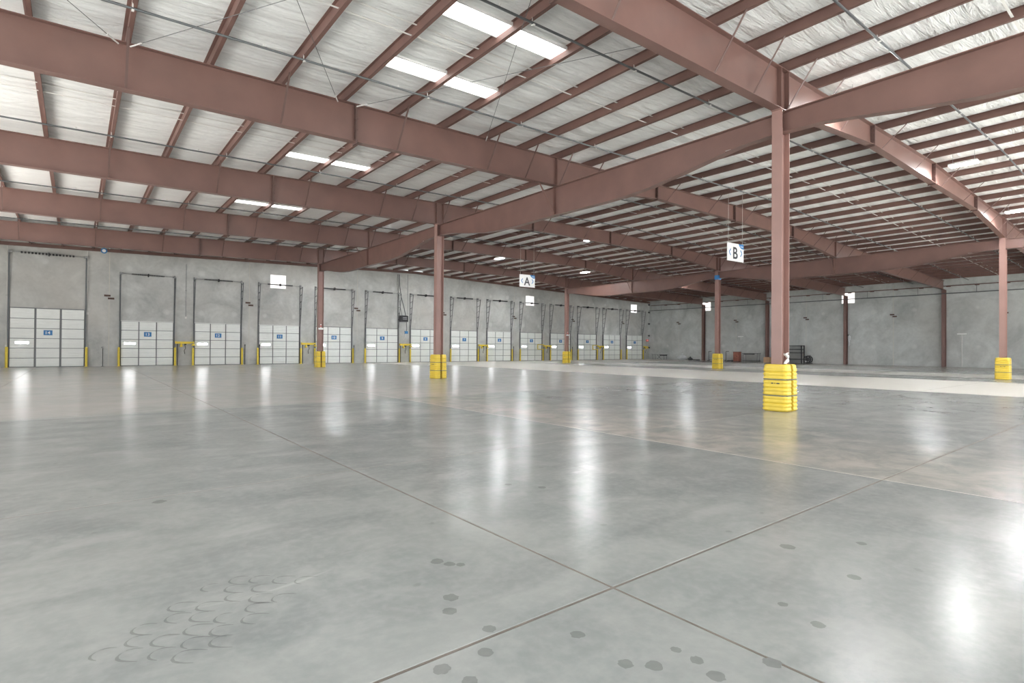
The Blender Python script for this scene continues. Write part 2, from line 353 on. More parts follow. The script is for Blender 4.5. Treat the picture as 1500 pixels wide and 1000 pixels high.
def zc(x):
    if x <= PX[0] or x >= PX[-1]: return zr(x)+PUR
    k = max(i for i, q in enumerate(PX) if q <= x+1e-6); t = (x-PX[k])/1.507
    return zr(x) + PUR - 0.035*math.sin(math.pi*min(max(t, 0), 1))
ceiling = struct('ceiling', slope_strip(xs, YB, YW+0.3, zc, 0.25), INS)
ceiling['label'] = 'white insulated roof underside over rust-brown purlins'
def purlin_mesh(L):
    m = MB(); t = 0.006; w = 0.075
    m.box(-t/2, t/2, 0, L, 0, PUR); m.box(-t/2, w, 0, L, 0, t); m.box(-w, t/2, 0, L, PUR-t, PUR)
    m.box(w-t, w, 0, L, 0, 0.022); return m.mesh('purlin', STEEL_D)
YS = [YB, 7.62, 22.86, YW]
for a, b in zip(YS[:-1], YS[1:]):
    me = purlin_mesh(b-a)
    for x in PX: ob('purlin', me, None, ceiling, (x, a, zr(x)))
for y in (-3.75, 3.9, 11.5, 19.1, 26.7, 34.3):
    for x0, x1 in ((XL+1, RX), (RX, XW-0.5)):
        ob('sag_strap', MB().bar((x0, y, zr(x0)+0.05), (x1, y, zr(x1)+0.05), 0.045, 0.006), STRAP, ceiling)
        ob('sag_strap', MB().bar((x0, y-0.22, zr(x0)+0.16), (x1, y-0.22, zr(x1)+0.16), 0.045, 0.006), STRAP, ceiling)
for yb in (0, 7.62, 15.24, 22.86, 30.48):
    for dy in (2.52, 5.0):
        x0, x1 = -7.25, -4.32; y = yb+dy
        sk = ob('skylight_panel', MB().hexa([(x0, y, zr(x0)+PUR-.06), (x1, y, zr(x1)+PUR-.06), (x1, y+.5, zr(x1)+PUR-.06), (x0, y+.5, zr(x0)+PUR-.06),
                                             (x0, y, zr(x0)+PUR), (x1, y, zr(x1)+PUR), (x1, y+.5, zr(x1)+PUR), (x0, y+.5, zr(x0)+PUR)]), E_SKY, ceiling)
        sk['label'] = 'bright translucent skylight strip'
        f_ = MB(); q = 0.03
        for ya in (y-q, y+.5): f_.hexa([(x0, ya, zr(x0)+PUR-.075), (x1, ya, zr(x1)+PUR-.075), (x1, ya+q, zr(x1)+PUR-.075), (x0, ya+q, zr(x0)+PUR-.075), (x0, ya, zr(x0)+PUR), (x1, ya, zr(x1)+PUR), (x1, ya+q, zr(x1)+PUR), (x0, ya+q, zr(x0)+PUR)])
        ob('skylight_lip', f_, WHITE, sk)

# ------------------------------------------------------------------ walls
def panel_mesh(a0, a1, z1f, holes, axis, c, thick):
    """vertical concrete panel between a0..a1 along the wall, inner face at c, with rectangular holes"""
    A = sorted({a0, a1, *[h[0] for h in holes], *[h[1] for h in holes]}); m = MB()
    def bx(p0, p1, z0, za, zb):
        q = [(p0, 0), (p1, 0), (p1, 1), (p0, 1)]
        def P(a, t, z): return (a, c + thick*t, z) if axis == 'x' else (c + thick*t, a, z)
        m.hexa([P(a, t, z0) for a, t in q] + [P(a, t, za if a == p0 else zb) for a, t in q])
    for p0, p1 in zip(A[:-1], A[1:]):
        h = [h for h in holes if h[0] <= p0 and h[1] >= p1]
        if h: bx(p0, p1, -0.3, h[0][2], h[0][2]); bx(p0, p1, h[0][3], z1f(p0), z1f(p1))
        else: bx(p0, p1, -0.3, z1f(p0), z1f(p1))
    return m
WIN_D = [(-1.12, 0.09), (24.45, 25.68), (41.6, 42.86)]; WIN_R = [(14.5, 15.72), (29.65, 30.9)]; WZ = (5.82, 6.9)
wallD = struct('wall_back'); wallD['label'] = 'grey tilt-up concrete wall with the row of dock doors'
wallR = struct('wall_right'); wallR['label'] = 'bare grey tilt-up concrete wall at the right with steel wall columns'
JX = [-33.0, -28.1, -19.57, -11.05, -2.57, 5.88, 14.4, 22.93, 31.49, 40.08, XW]
for a, b in zip(JX[:-1], JX[1:]):
    hs = [(w0, w1, *WZ) for w0, w1 in WIN_D if a < w0 < b]
    ob('concrete_panel', panel_mesh(a+0.01, b-0.01 if b < XW else b+0.25, lambda x: zr(x)+PUR+0.02 if x > XL else zr(XL)+.2, hs, 'x', YW, 0.2), WALL, wallD)
JY = [YB, -3.78, 3.79, 11.37, 18.96, 26.52, 34.03, YW]
for a, b in zip(JY[:-1], JY[1:]):
    hs = [(w0, w1, *WZ) for w0, w1 in WIN_R if a < w0 < b]
    ob('concrete_panel', panel_mesh(a+0.01, b-0.01, lambda y: zr(XW)+PUR+0.02, hs, 'y', XW, 0.2), WALL_R, wallR)
wallL = struct('wall_left_blocker'); wallL['label'] = 'unseen concrete wall stub added to shade the left end of the dock wall'
for a, b in ((27.0, YW),):
    ob('concrete_panel', MB().box(XL-0.2, XL, a+.01, b-.01, -0.3, zr(XL)+PUR), WALL, wallL)  # unseen stub, length set to keep side light off the dock wall
for x in JX[2:-1]:
    ob('caulk_joint', MB().box(x-0.02, x+0.02, YW+0.004-0.01, YW+0.05, 0, zr(x)), CAULK, wallD)
    for dx, dz in ((-0.10, 0.09), (0.10, -0.09)):
        ob('weld_plate', MB().box(x+dx-0.17, x+dx+0.17, YW-0.03, YW+0.01, 4.52+dz-0.06, 4.52+dz+0.06).box(x+dx-0.12, x+dx-0.05, YW-0.05, YW-0.02, 4.52+dz-0.045, 4.52+dz+0.045).box(x+dx+0.05, x+dx+0.12, YW-0.05, YW-0.02, 4.52+dz-0.045, 4.52+dz+0.045), RUST, wallD)
for y in JY[1:-1]:
    ob('caulk_joint', MB().box(XW-0.006, XW+0.05, y-0.02, y+0.02, 0, 7.3), CAULK, wallR)
    for dy, dz in ((-0.10, -0.09), (0.10, 0.09)):
        ob('weld_plate', MB().box(XW-0.03, XW+0.01, y+dy-0.17, y+dy+0.17, 4.52+dz-0.06, 4.52+dz+0.06).box(XW-0.05, XW-0.02, y+dy-0.12, y+dy-0.05, 4.52+dz-0.045, 4.52+dz+0.045).box(XW-0.05, XW-0.02, y+dy+0.05, y+dy+0.12, 4.52+dz-0.045, 4.52+dz+0.045), RUST, wallR)
for z in (7.0, 6.02, 4.54, 3.02, 1.48):
    ob('corner_bracket', MB().box(XW-0.26, XW, YW-0.10, YW, z-0.09, z+0.09).box(XW-0.30, XW-0.26, YW-0.14, YW, z-0.06, z+0.06), BLACK, wallR)
# windows high in the walls
def window(n, axis, a0, a1, c):
    w = struct('window_%d' % n); w['label'] = 'small square daylit window high in the concrete wall'
    def P(x0, x1, t0, t1, z0, z1): return (x0, x1, c+t0, c+t1, z0, z1) if axis == 'x' else (c+t0, c+t1, x0, x1, z0, z1)
    f_ = MB(); q = 0.05
    for v in ((a0, a1, WZ[0], WZ[0]+q), (a0, a1, WZ[1]-q, WZ[1]), (a0, a0+q, WZ[0]+q, WZ[1]-q), (a1-q, a1, WZ[0]+q, WZ[1]-q)): f_.box(*P(v[0], v[1], 0.03, 0.12, v[2], v[3]))
    ob('window_frame', f_, WHITE, w)
    ob('pane', MB().box(*P(a0+q, a1-q, 0.07, 0.09, WZ[0]+q, WZ[1]-q)), E_WIN, w)
for i, (a, b) in enumerate(WIN_D): window(i+1, 'x', a, b, YW)
for i, (a, b) in enumerate(WIN_R): window(i+4, 'y', a, b, XW)
# steel ledgers along the wall tops
t1 = MB(); t2 = MB()
for x0, x1 in ((XL, RX), (RX, XW)):
    t1.bar((x0, YW-0.06, zr(x0)-0.02), (x1, YW-0.06, zr(x1)-0.02), 0.12, 0.20)
led = struct('trim_1', t1, STEEL_D); led['label'] = 'rust-brown steel ledger along the top of the dock wall'
t2.box(XW-0.14, XW, YB, YW-0.3, 6.84, 6.90)
for k in range(24): t2.box(XW-0.2, XW-0.02, -8+k*1.9, -8+k*1.9+0.28, 6.78, 6.86)
led2 = struct('trim_2', t2, STEEL_D); led2['label'] = 'rust-brown steel angle with clips along the right wall'

# ------------------------------------------------------------------ steel frame
def ibeam_x(st, y, bf, tf=0.016, tw=0.012):
    """I section along X; st = [(x, zbottom, ztop)] -> web, bottom flange, top flange"""
    w, lo, hi = MB(), MB(), MB()
    for (x0, a0, b0), (x1, a1, b1) in zip(st[:-1], st[1:]):
        def seg(m, h, za0, zb0, za1, zb1):
            m.hexa([(x0, y-h, za0), (x1, y-h, za1), (x1, y+h, za1), (x0, y+h, za0), (x0, y-h, zb0), (x1, y-h, zb1), (x1, y+h, zb1), (x0, y+h, zb0)])
        seg(w, tw/2, a0+tf, b0-tf, a1+tf, b1-tf); seg(lo, bf/2, a0, a0+tf, a1, a1+tf); seg(hi, bf/2, b0-tf, b0, b1-tf, b1)
    return w, lo, hi
def swap(m): m.v = [(b, a, c) for a, b, c in m.v]; m.f = [tuple(reversed(f)) for f in m.f]; return m
RB = [(XL+.3, 6.45), (-14, 6.56), (-7.1, 6.69), (0, 6.90), (2.6, 7.15), (5.5, 7.41), (RX, 7.41), (17.26, 7.41), (20.1, 7.16), (SX, 6.90), (XW-0.42, 6.56)]
def rbot(x):
    for (a, za), (b, zb) in zip(RB[:-1], RB[1:]):
        if a <= x <= b: return za + (zb-za)*(x-a)/(b-a)
    return RB[-1][1]
RAFT = [(0.0, True, 'deep rust-brown roof rafter crossing over the nearest column towards the far right column'),
        (7.62, False, 'rust-brown roof rafter highest at the left edge, crossing above the nearest girder'),
        (15.24, True, 'rust-brown roof rafter second from the top at the left edge, over the centre column'),
        (22.86, False, 'rust-brown roof rafter third from the top at the left edge, between two column rows'),
        (30.48, True, 'rust-brown roof rafter lowest at the left edge, nearest the dock doors')]
for y, oncol, lab in RAFT:
    t = thing('steel_rafter', lab, 'rafter', (0, y, 6.9), 'main roof rafters')
    xs_ = sorted({x for x, _ in RB})
    st = [(x, rbot(x)-6.9, zr(x)-6.9) for x in xs_]
    w, lo, hi = ibeam_x(st, 0, 0.22)
    ob('web', w, STEEL, t); ob('bottom_flange', lo, STEEL, t); ob('top_flange', hi, STEEL, t)
    for x in (-7.1, 5.5, RX, 17.26):
        m = MB(); z0, z1 = rbot(x)-6.9-0.05, zr(x)-6.9-0.005
        m.box(x-0.02, x+0.02, -0.12, 0.12, z0, z1)
        for k in range(4):
            for s in (-1, 1):
                zz = z0+0.1+(z1-z0-0.2)*k/3; m.tube([(x-0.05, s*0.08, zz), (x+0.05, s*0.08, zz)], 0.018, 6)
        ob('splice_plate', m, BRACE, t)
    for cx in (0, SX):
        for dx in ((-0.18, 0.18) if oncol else (0.0,)):
            x = cx+dx; ob('stiffener', MB().box(x-0.01, x+0.01, -0.105, 0.105, rbot(x)-6.9+0.016, zr(x)-6.9-0.016), STEEL_D, t)
    for k, x in enumerate(PX):
        n = round((x-0.09)/1.507)
        near = min(abs(x-0), abs(x-SX)) < 3.4
        if not (near or n % 2 == 0) or x > XW-1 or x < -20: continue
        for s in ((-1,) if x < RX else (-1, 1)):
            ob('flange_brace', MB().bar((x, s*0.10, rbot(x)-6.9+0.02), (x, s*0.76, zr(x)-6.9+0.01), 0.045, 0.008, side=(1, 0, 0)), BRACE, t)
GP = [(0, .47), (.9, .50), (1.6, .60), (2.6, .76), (3.6, .90), (4.6, .97), (5.6, .98), (7.62, .96)]
GP = [(d, 6.85-h) for d, h in GP]
GIRD = [(0, -1, 'rust-brown girder running from the nearest column out of the frame at upper right'),
        (0, 0, 'rust-brown girder with curved underside between the nearest column and the centre column'),
        (0, 1, 'rust-brown girder with curved underside between the centre column and the left column'),
        (1, -1, 'rust-brown girder stub leaving the far right column at the right edge'),
        (1, 0, 'rust-brown girder with curved underside ending at the far right column'),
        (1, 1, 'rust-brown girder with curved underside between the two farthest columns')]
for ix, iy, lab in GIRD:
    X = ix*SX; y0 = iy*SY; t = thing('steel_girder', lab, 'girder', (X, y0, 6.4), 'girders between the columns')
    ys = [(d, z) for d, z in GP] + [(SY-d, z) for d, z in reversed(GP[:-1])]
    ys[0] = (0.02, ys[0][1]); ys[-1] = (SY-0.02, ys[-1][1])
    w, lo, hi = ibeam_x([(d, z-6.4, 0.45) for d, z in ys], 0, 0.22)
    ob('web', swap(w), STEEL, t); ob('bottom_flange', swap(lo), STEEL, t); ob('top_flange', swap(hi), STEEL, t)
    ob('stiffener', MB().box(-0.105, 0.105, SY/2-0.01, SY/2+0.01, 5.89-6.4+.016, 0.45-.016), STEEL, t)
    for s in (-1, 1): ob('knee_brace', MB().bar((s*0.10, SY/2-0.03, 5.95-6.4), (s*0.75, SY/2-0.03, 6.9-6.4+(-.03 if s < 0 else .05)), 0.06, 0.008), STEEL, t)
    for ye in (0.02, SY-0.02):
        m = MB(); a = 0.05 if ye < 1 else -0.05
        m.box(-0.07, 0.07, min(ye, ye+a/2), max(ye, ye+a/2), -0.02, 0.45)
        for k in range(3):
            for s in (-1, 1): m.tube([(s*0.045, ye, 0.08+k*0.14), (s*0.045, ye+a, 0.08+k*0.14)], 0.016, 6)
        ob('end_plate', m, STEEL, t)
    if iy >= -1:
        ob('mill_tag', MB().box(-0.09, -0.02, 1.1, 1.34, 6.37-6.4-0.036, 6.37-6.4-0.033), WHITE, t)

def column(ix, iy, lab, clab, extras=()):
    X, Y = ix*SX, iy*SY; t = thing('steel_column', lab, 'column', (X, Y, 0), 'main building columns')
    d, b, h = 0.36, 0.24, 6.9-0.02
    ob('web', MB().box(-d/2+.016, d/2-.016, -0.007, 0.007, 0.03, h), STEEL_L, t)
    for s in (-1, 1): ob('flange', MB().box(s*d/2-(.016 if s > 0 else 0), s*d/2+(.016 if s < 0 else 0), -b/2, b/2, 0.03, h), STEEL_L, t)
    ob('cap_plate', MB().box(-d/2-.05, d/2+.05, -b/2, b/2, h, h+0.02), STEEL_L, t)
    ob('base_plate', MB().box(-.24, .24, -.2, .2, 0, 0.03), STEEL_L, t)
    for k, e in enumerate(extras):
        if e == 'blue': ob('blue_wrap', MB().box(-d/2-.02, d/2+.02, -b/2-.02, b/2+.02, 6.28, 6.58), BLUE, t)['label'] = 'blue tape wrapped around the column head'
        if e == 'tag':
            o = ob('column_tag', MB().box(-d/2+.02, d/2-.02, -b/2-.006, -b/2-.002, 2.5, 2.62).box(-.04, .04, -b/2-.006, -b/2-.002, 2.62, 2.86), WHITE, t); o['label'] = 'small white tag on the column'
            ob('tag_print', MB().box(-.03, .03, -b/2-.009, -b/2-.006, 2.66, 2.8), RED, o)
    # plastic guard
    g = thing('column_guard', clab, 'column guard', (X, Y, 0), 'yellow column guards')
    H = 1.067; N = 66
    def ring(s, off, z):
        pts = []; x0, x1, hy, r = 0.05, 0.2963+off, 0.270+off, 0.09
        pts.append((x0, -hy))
        for k in range(7):
            a = -math.pi/2 + k*math.pi/12; pts.append((x1-r+r*math.cos(a), -hy+r+r*math.sin(a)))
        for k in range(7):
            a = k*math.pi/12; pts.append((x1-r+r*math.cos(a), hy-r+r*math.sin(a)))
        pts.append((x0, hy)); pts.append((x0, b/2+0.02)); pts.append((x0+0.16, b/2+0.02)); pts.append((x0+0.16, -b/2-0.02)); pts.append((x0, -b/2-0.02))
        return [(s*x, y if s > 0 else -y, z) for x, y in pts]
    for s in (-1, 1):
        rings = []
        for i in range(N+1):
            z = 0.004 + (H-0.004)*i/N; u = i/N
            rib = 0.020*abs(math.sin(math.pi*u*12.0))**0.6 - 0.016
            for q in (0.335, 0.68): rib -= 0.010*math.exp(-((u-q)/0.012)**2)
            if u > 0.93: rib = -0.008 - 0.03*max(0, (u-0.96)/0.04)**2
            if u < 0.03: rib -= 0.010
            rib += 0.012*(1-u)
            rings.append(ring(s, rib, z))
        ob('guard_shell', MB().loft(rings), YEL, g, smooth=False)
    for q in (0.335, 0.68):
        z = H*q; m = MB(); o = 0.002
        pts = [(-.30, -.20), (-.22, -.275), (.22, -.275), (.30, -.20), (.30, .20), (.22, .275), (-.22, .275), (-.30, .20)]
        rr = [[(x*(1+k), y*(1+k), zz) for x, y in pts] for k, zz in ((0, z-.012), (0.012, z-.012), (0.012, z+.012), (0, z+.012))]
        m.loft(rr + [rr[0]], True, False); ob('strap', m, STRAPG, g)
    lg = MB()
    for k, w_ in ((0, .05), (.075, .02), (.12, .07)): lg.box(-.3035, -.3015, .06-k-w_, .06-k, .625, .65)
    ob('maker_mark', lg, CHAR, g)
    return t
column(0, 0, 'rust-brown steel column nearest the camera, right of centre', 'largest yellow ribbed column guard, around the nearest column')
column(0, 1, 'rust-brown steel column left of centre in front of dock doors 7 and 8', 'yellow ribbed column guard in front of dock doors 7 and 8')
column(0, 2, 'rust-brown steel column at left in front of dock door 10', 'yellow ribbed column guard in front of dock door 10', ('tag',))
column(1, 2, 'slim rust-brown steel column in front of dock door 4 under sign A', 'smallest yellow column guard, in front of dock door 4', ('tag',))
column(1, 1, 'rust-brown steel column with blue tape at its head, below sign B', 'yellow column guard under the column with the blue tape', ('blue',))
column(1, 0, 'rust-brown steel column near the right edge of the frame', 'yellow ribbed column guard near the right edge of the frame')
for y, lab in ((7.62, 'steel wall column on the right wall, nearest the right edge'), (15.24, 'steel wall column on the right wall in front of a window'),
               (22.86, 'steel wall column on the right wall, mostly behind the nearest column'), (30.48, 'steel wall column on the right wall, nearest the building corner')):
    t = thing('wall_column', lab, 'column', (XW-0.22, y, 0), 'steel columns along the right wall')
    for s in (-1, 1): ob('flange', MB().box(s*.18-(.016 if s > 0 else 0), s*.18+(.016 if s < 0 else 0), -.13, .13, 0.02, 6.56), STEEL, t)
    ob('web', MB().box(-.164, .164, -.007, .007, .02, 6.56), STEEL, t); ob('base_plate', MB().box(-.21, .21, -.17, .17, 0, .02), STEEL, t)
# cable bracing
for a, b, lab in (((-11.9, 0.15), (-7.6, 7.5), 'thin bracing cable rising to the right across the first roof bay at upper left'), ((-7.6, 0.15), (-11.9, 7.5), 'thin bracing cable crossing behind the first pipe at upper left'),
                  ((-7.1, 7.5), (-3.0, 0.15), 'thin bracing cable passing between the two largest skylights'), ((-3.0, 7.5), (-7.1, 0.15), 'thin bracing cable crossing under the nearest skylight'),
                  ((-12.1, 7.5), (-17.0, 0.15), 'thin bracing cable ending at the top left of the nearest left-hand rafter')):
    t = thing('bracing_cable', lab, 'cable', (a[0], a[1], zr(a[0])), 'roof bracing cables')
    pa = Vector((0, 0, -.08)); pb = Vector((b[0]-a[0], b[1]-a[1], zr(b[0])-zr(a[0])-.08)); d = (pb-pa).normalized()
    ob('cable', MB().tube([pa, pb], 0.006, 6), PIPE, t)
    for q, s in ((pa, 1), (pb, -1)): ob('eye_bolt', MB().tube([q, q+d*s*0.35], 0.016, 6), STRAP, t)

# ------------------------------------------------------------------ dock doors
DC = {14: -14.08}
for k in range(13, 0, -1): DC[k] = -8.93 + 4.263*(13-k)
def panel_piece(w, h):
    m = MB(); n = 4; g = 0.012; hh = (h-g)/n
    m.box(-w/2, w/2, 0, 0.03, 0, h)
    for i in range(n): m.hexa([(-w/2, -0.0, i*hh+g), (w/2, -0.0, i*hh+g), (w/2, 0, i*hh+hh), (-w/2, 0, i*hh+hh),
                               (-w/2+.004, -0.012, i*hh+g+.01), (w/2-.004, -0.012, i*hh+g+.01), (w/2-.004, -0.012, i*hh+hh-.012), (-w/2+.004, -0.012, i*hh+hh-.012)])
    return m.mesh('door_panel', DOOR)
cache = {}
for n, c in DC.items():
    big = n == 14; wd = 3.56 if big else 2.98; rows = [0.02, .56, 1.16, 1.76, 2.37, 2.97] + ([3.60] if big else [])
    d = struct('door_%d' % n, loc=(c, YW, 0)); d['label'] = 'white sectional dock door with blue number %d' % n
    H = rows[-1]; ztr = 6.95 if big else 6.1; sw = 0.10 if big else 0.06
    ob('door_backing', MB().box(-wd/2, wd/2, -0.05, -0.002, 0.0, H), DGREY, d)
    pw = (wd-2*sw-0.06)/3
    for i in range(len(rows)-1):
        h = rows[i+1]-rows[i]-0.034; key = (round(pw, 3), round(h, 3))
        if key not in cache: cache[key] = panel_piece(*key)
        for j in range(3): ob('door_panel', cache[key], None, d, (-wd/2+0.03+pw/2+j*(pw+sw), -0.095, rows[i]+0.017))
    ob('header_seal', MB().box(-wd/2, wd/2, -0.10, -0.002, H, H+0.035), WHITE if n in (13, 12, 11, 2, 1, 6) else DGREY, d)
    lx = -wd/2+0.03+pw*0.5
    lf = ob('vision_lite_frame', MB().box(lx-.33, lx+.33, -0.118, -0.09, 1.41, 1.58), WHITE, d)
    ob('vision_lite', MB().box(lx-.30, lx+.30, -0.124, -0.112, 1.435, 1.555), E_LITE, lf)['label'] = 'bright daylit slot window'
    sg = ob('number_sign', MB().box(-.235, .235, -0.125, -0.108, 1.90, 2.30), WHITE, d)
    ob('sign_field', MB().box(-.21, .21, -0.128, -0.124, 1.965, 2.275), BLUE, sg)
    ob('sign_number', text_mesh('sign_number', str(n), 0.25, 0.002, WHITE, 0.004, 1.1), None, sg, (0, -0.131, 2.12))
    for s in (-1, 1):
        x = s*(wd/2+0.05); m = MB()
        m.box(x-.03, x+.03, -0.13, 0, 0, H)
        m.bar((x, -0.13, H), (x, -0.62 if not big else -0.3, ztr-0.05), 0.05, 0.035, side=(1, 0, 0))
        m.box(x-.035, x+.035, -0.02, 0, H, ztr+0.12)
        tr = ob('track', m, TRACK if n < 12 else PIPE, d)
        for k in range(6):
            z = H+0.35+(ztr-H-0.45)*k/5; o = -0.13-0.49*(z-H)/(ztr-H) if not big else -0.13-0.17*(z-H)/(ztr-H)
            ob('track_bracket', MB().bar((x, -0.01, z-0.12), (x, o, z), 0.045, 0.012, side=(1, 0, 0)), TRACK if n < 12 else PIPE, tr)
        ob('cable_drum', MB().tube([(x-s*0.03, -.22, ztr), (x-s*0.14, -.22, ztr)], 0.065, 12), GALV, d)
        ob('end_bearing', MB().box(x-.03, x+.03, -.32, 0, ztr-.06, ztr+.08), GALV, d)
    ob('torsion_shaft', MB().tube([(-wd/2-.08, -.22, ztr), (wd/2+.08, -.22, ztr)], 0.018, 8), GALV, d)
    L = 2.6 if big else 1.85; m = MB()
    for k in range(16 if big else 34):
        st = L/(16 if big else 34); x = -L/2+k*st
        m.tube([(x, -.22, ztr), (x+st*0.55, -.22, ztr)], 0.062 if big else 0.048, 8)
    m.box(-.03, .03, -.3, 0, ztr-.1, ztr+.1)
    ob('torsion_spring', m, BLACK, d)
def bollard(x, lab):
    t = thing('bollard', lab, 'bollard', (x, YW-0.22, 0), 'yellow bollards beside the dock doors')
    r = 0.065
    ob('post', MB().tube([(0, 0, 0), (0, 0, 1.20), (0, 0, 1.235), (0, 0, 1.25)], [r, r, r*.8, r*.35], 14), YELP, t, smooth=False)
    ob('base_flange', MB().box(-.09, .09, -.09, .09, 0, .012), YELP, t)
for n, c in DC.items():
    wd = 3.56 if n == 14 else 2.98
    for s, nm in ((-1, 'left'), (1, 'right')): bollard(c+s*(wd/2+0.1), 'yellow bollard at the %s side of dock door number %s' % (nm, NUM[n]))
# folded yellow dock-light arms between the door pairs
for a, b, lab in ((13, 12, None), (11, 10, None), (9, 8, None), (7, 6, None), (5, 4, None), (3, 2, None), (1, None, 'folded yellow dock light arm right of dock door 1')):
    x0 = DC[a]+1.49+0.2; x1 = (DC[b]-1.49-0.05) if b else x0+0.75
    t = thing('dock_light_arm', lab or 'folded yellow dock light arm between doors %s and %s' % (NUM[a], NUM[b]), 'dock light', (x0, YW, 0), 'yellow dock light arms')
    w = x1-x0
    ob('arm', MB().box(-.12, w, -.30, -.24, 1.55, 1.66).box(-.05, w*.8, -.36, -.31, 1.50, 1.55).box(-.12, -.04, -.36, -.24, 1.5, 1.68), YELP, t)
    h = ob('lamp_head', MB().tube([(w-.05, -.30, 1.36), (w-.05, -.30, 1.44), (w-.05, -.30, 1.52)], [.11, .10, .05], 12), YELP, t)
    ob('lamp_head', MB().tube([(.25, -.33, 1.28), (.25, -.33, 1.36), (.25, -.33, 1.5)], [.10, .09, .04], 12), YELP, t)
    ob('bracket', MB().box(w*.5-.05, w*.5+.05, -.28, 0, 1.42, 1.62), BLACK, t)
    ob('support_post', MB().box(.02, .07, -.20, -.15, 0, 1.52), BLACK, t)
    ob('cord', MB().tube([(w*.45, -.27, 1.45), (w*.5, -.3, 1.2), (w*.42, -.28, 1.02), (w*.47, -.2, .8)], 0.02, 6), BLACK, t)
    if a in (5, 3):                                    # these two also swing a yellow frame in front of the door
        ob('swing_frame', MB().box(-1.0, -.10, -.36, -.30, 1.68, 1.74).box(-1.0, -.10, -.36, -.30, 1.2, 1.26).box(-1.0, -.94, -.36, -.30, 1.26, 1.68), YELP, t)
for x, lab in ((-2.87, 'thin black rod leaning at the bollard right of dock door 12'), (-1.85, 'thin black rod at the bollard left of dock door 11'), (5.57, 'thin black rod standing right of dock door ten'), (22.75, 'thin black rod standing right of dock door six'), (31.3, 'thin black rod standing right of dock door four')):
    t = thing('pull_rod', lab, 'rod', (x, YW-0.12, 0), 'black rods by the dock doors')
    ob('shaft', MB().tube([(0, 0, 0), (0.01, 0.02, 1.42)], 0.025, 8), BLACK, t); ob('grip', MB().tube([(0.01, 0.02, 1.36), (0.01, .02, 1.5)], 0.034, 8), BLACK, t)
t = thing('stanchion', 'thin black post with round head beside dock door 14', 'post', (-11.36, YW-0.25, 0))
ob('pole', MB().tube([(0, 0, 0.02), (0, 0, 1.2)], 0.02, 8), BLACK, t); ob('head', MB().tube([(0, 0, 1.16), (0, 0, 1.2), (0, 0, 1.27), (0, 0, 1.3)], [.03, .075, .075, .03], 12), GALV, t); ob('foot', MB().tube([(0, 0, 0), (0, 0, .02)], .09, 12), BLACK, t)
# conduits down the dock wall
for x, z0, z1, lab in ((-15.98, 1.3, 7.3, 'pale vertical conduit left of dock door 14'), (-12.18, 3.4, 7.4, 'pale vertical conduit right of dock door 14'), (-6.7, 3.35, 7.1, 'thin grey conduit between dock doors 13 and 12'), (10.6, 4.2, 7.9, 'thin grey conduit above the black wall box')):
    t = thing('wall_conduit', lab, 'conduit', (x, YW-0.03, z0), 'vertical conduits on the dock wall')
    ob('pipe', MB().tube([(0, 0, 0), (0, 0, z1-z0)], 0.022, 8), STRAP if x < -10 else GALV, t)
    ob('junction_box', MB().box(-.06, .06, -.05, .02, -.08, .06), STRAP, t)
    ob('clip', MB().box(-.05, .05, -.01, .02, (z1-z0)*.5, (z1-z0)*.5+.06), GALV, t)
t = thing('hoist_box', 'black box with hanging cables on the wall between dock doors 9 and 8', 'control box', (9.99, YW-0.45, 3.6))
ob('housing', MB().box(-.32, .32, -.25, .25, 0, .55).box(-.36, -.32, -.2, .2, .05, .5), BLACK, t); ob('louvre', MB().box(-.2, .2, -.262, -.25, .32, .38).box(-.2, .2, -.262, -.25, .2, .24), GALV, t)
ob('bracket', MB().box(-.05, .05, .25, .45, .2, .5), BLACK, t)
ob('feed_cable', MB().tube([(.25, .1, .55), (.1, .15, 1.3), (-.15, .2, 2.2), (-.3, .2, 3.2), (-.35, .2, 4.2)], 0.035, 8), PIPE, t)
ob('feed_cable', MB().tube([(-.1, .1, .55), (-.3, .15, 1.5), (-.42, .2, 2.6), (-.5, .2, 4.2)], 0.02, 6), PIPE, t)
ob('drop_cable', MB().tube([(.22, -.1, 0), (.26, -.1, -.6), (.22, -.1, -.85)], 0.025, 6), PIPE, t); ob('plug', MB().box(.08, .34, -.18, -.02, -1.05, -.82), BLUE, t)
ob('looped_cord', MB().tube([(.1, -.1, -.9), (-.12, -.1, -1.2), (-.15, -.1, -1.5), (-.02, -.1, -1.6), (.1, -.1, -1.3), (.15, -.1, -1.0)], 0.02, 6), STRAP, t)
t = thing('exit_sign', 'small glowing red EXIT sign beside the corner past dock door 1', 'exit sign', (44.85, YW-0.06, 2.4))
ob('housing', MB().box(-.22, .22, 0, .06, -.13, .13), RED, t); ob('sign_letters', text_mesh('sign_letters', 'EXIT', 0.17, 0.003, E_EXIT, 0.004), None, t, (0, -.006, 0))
ob('mount_arm', MB().box(-.05, .05, 0, .06, .13, .22), WHITE, t)

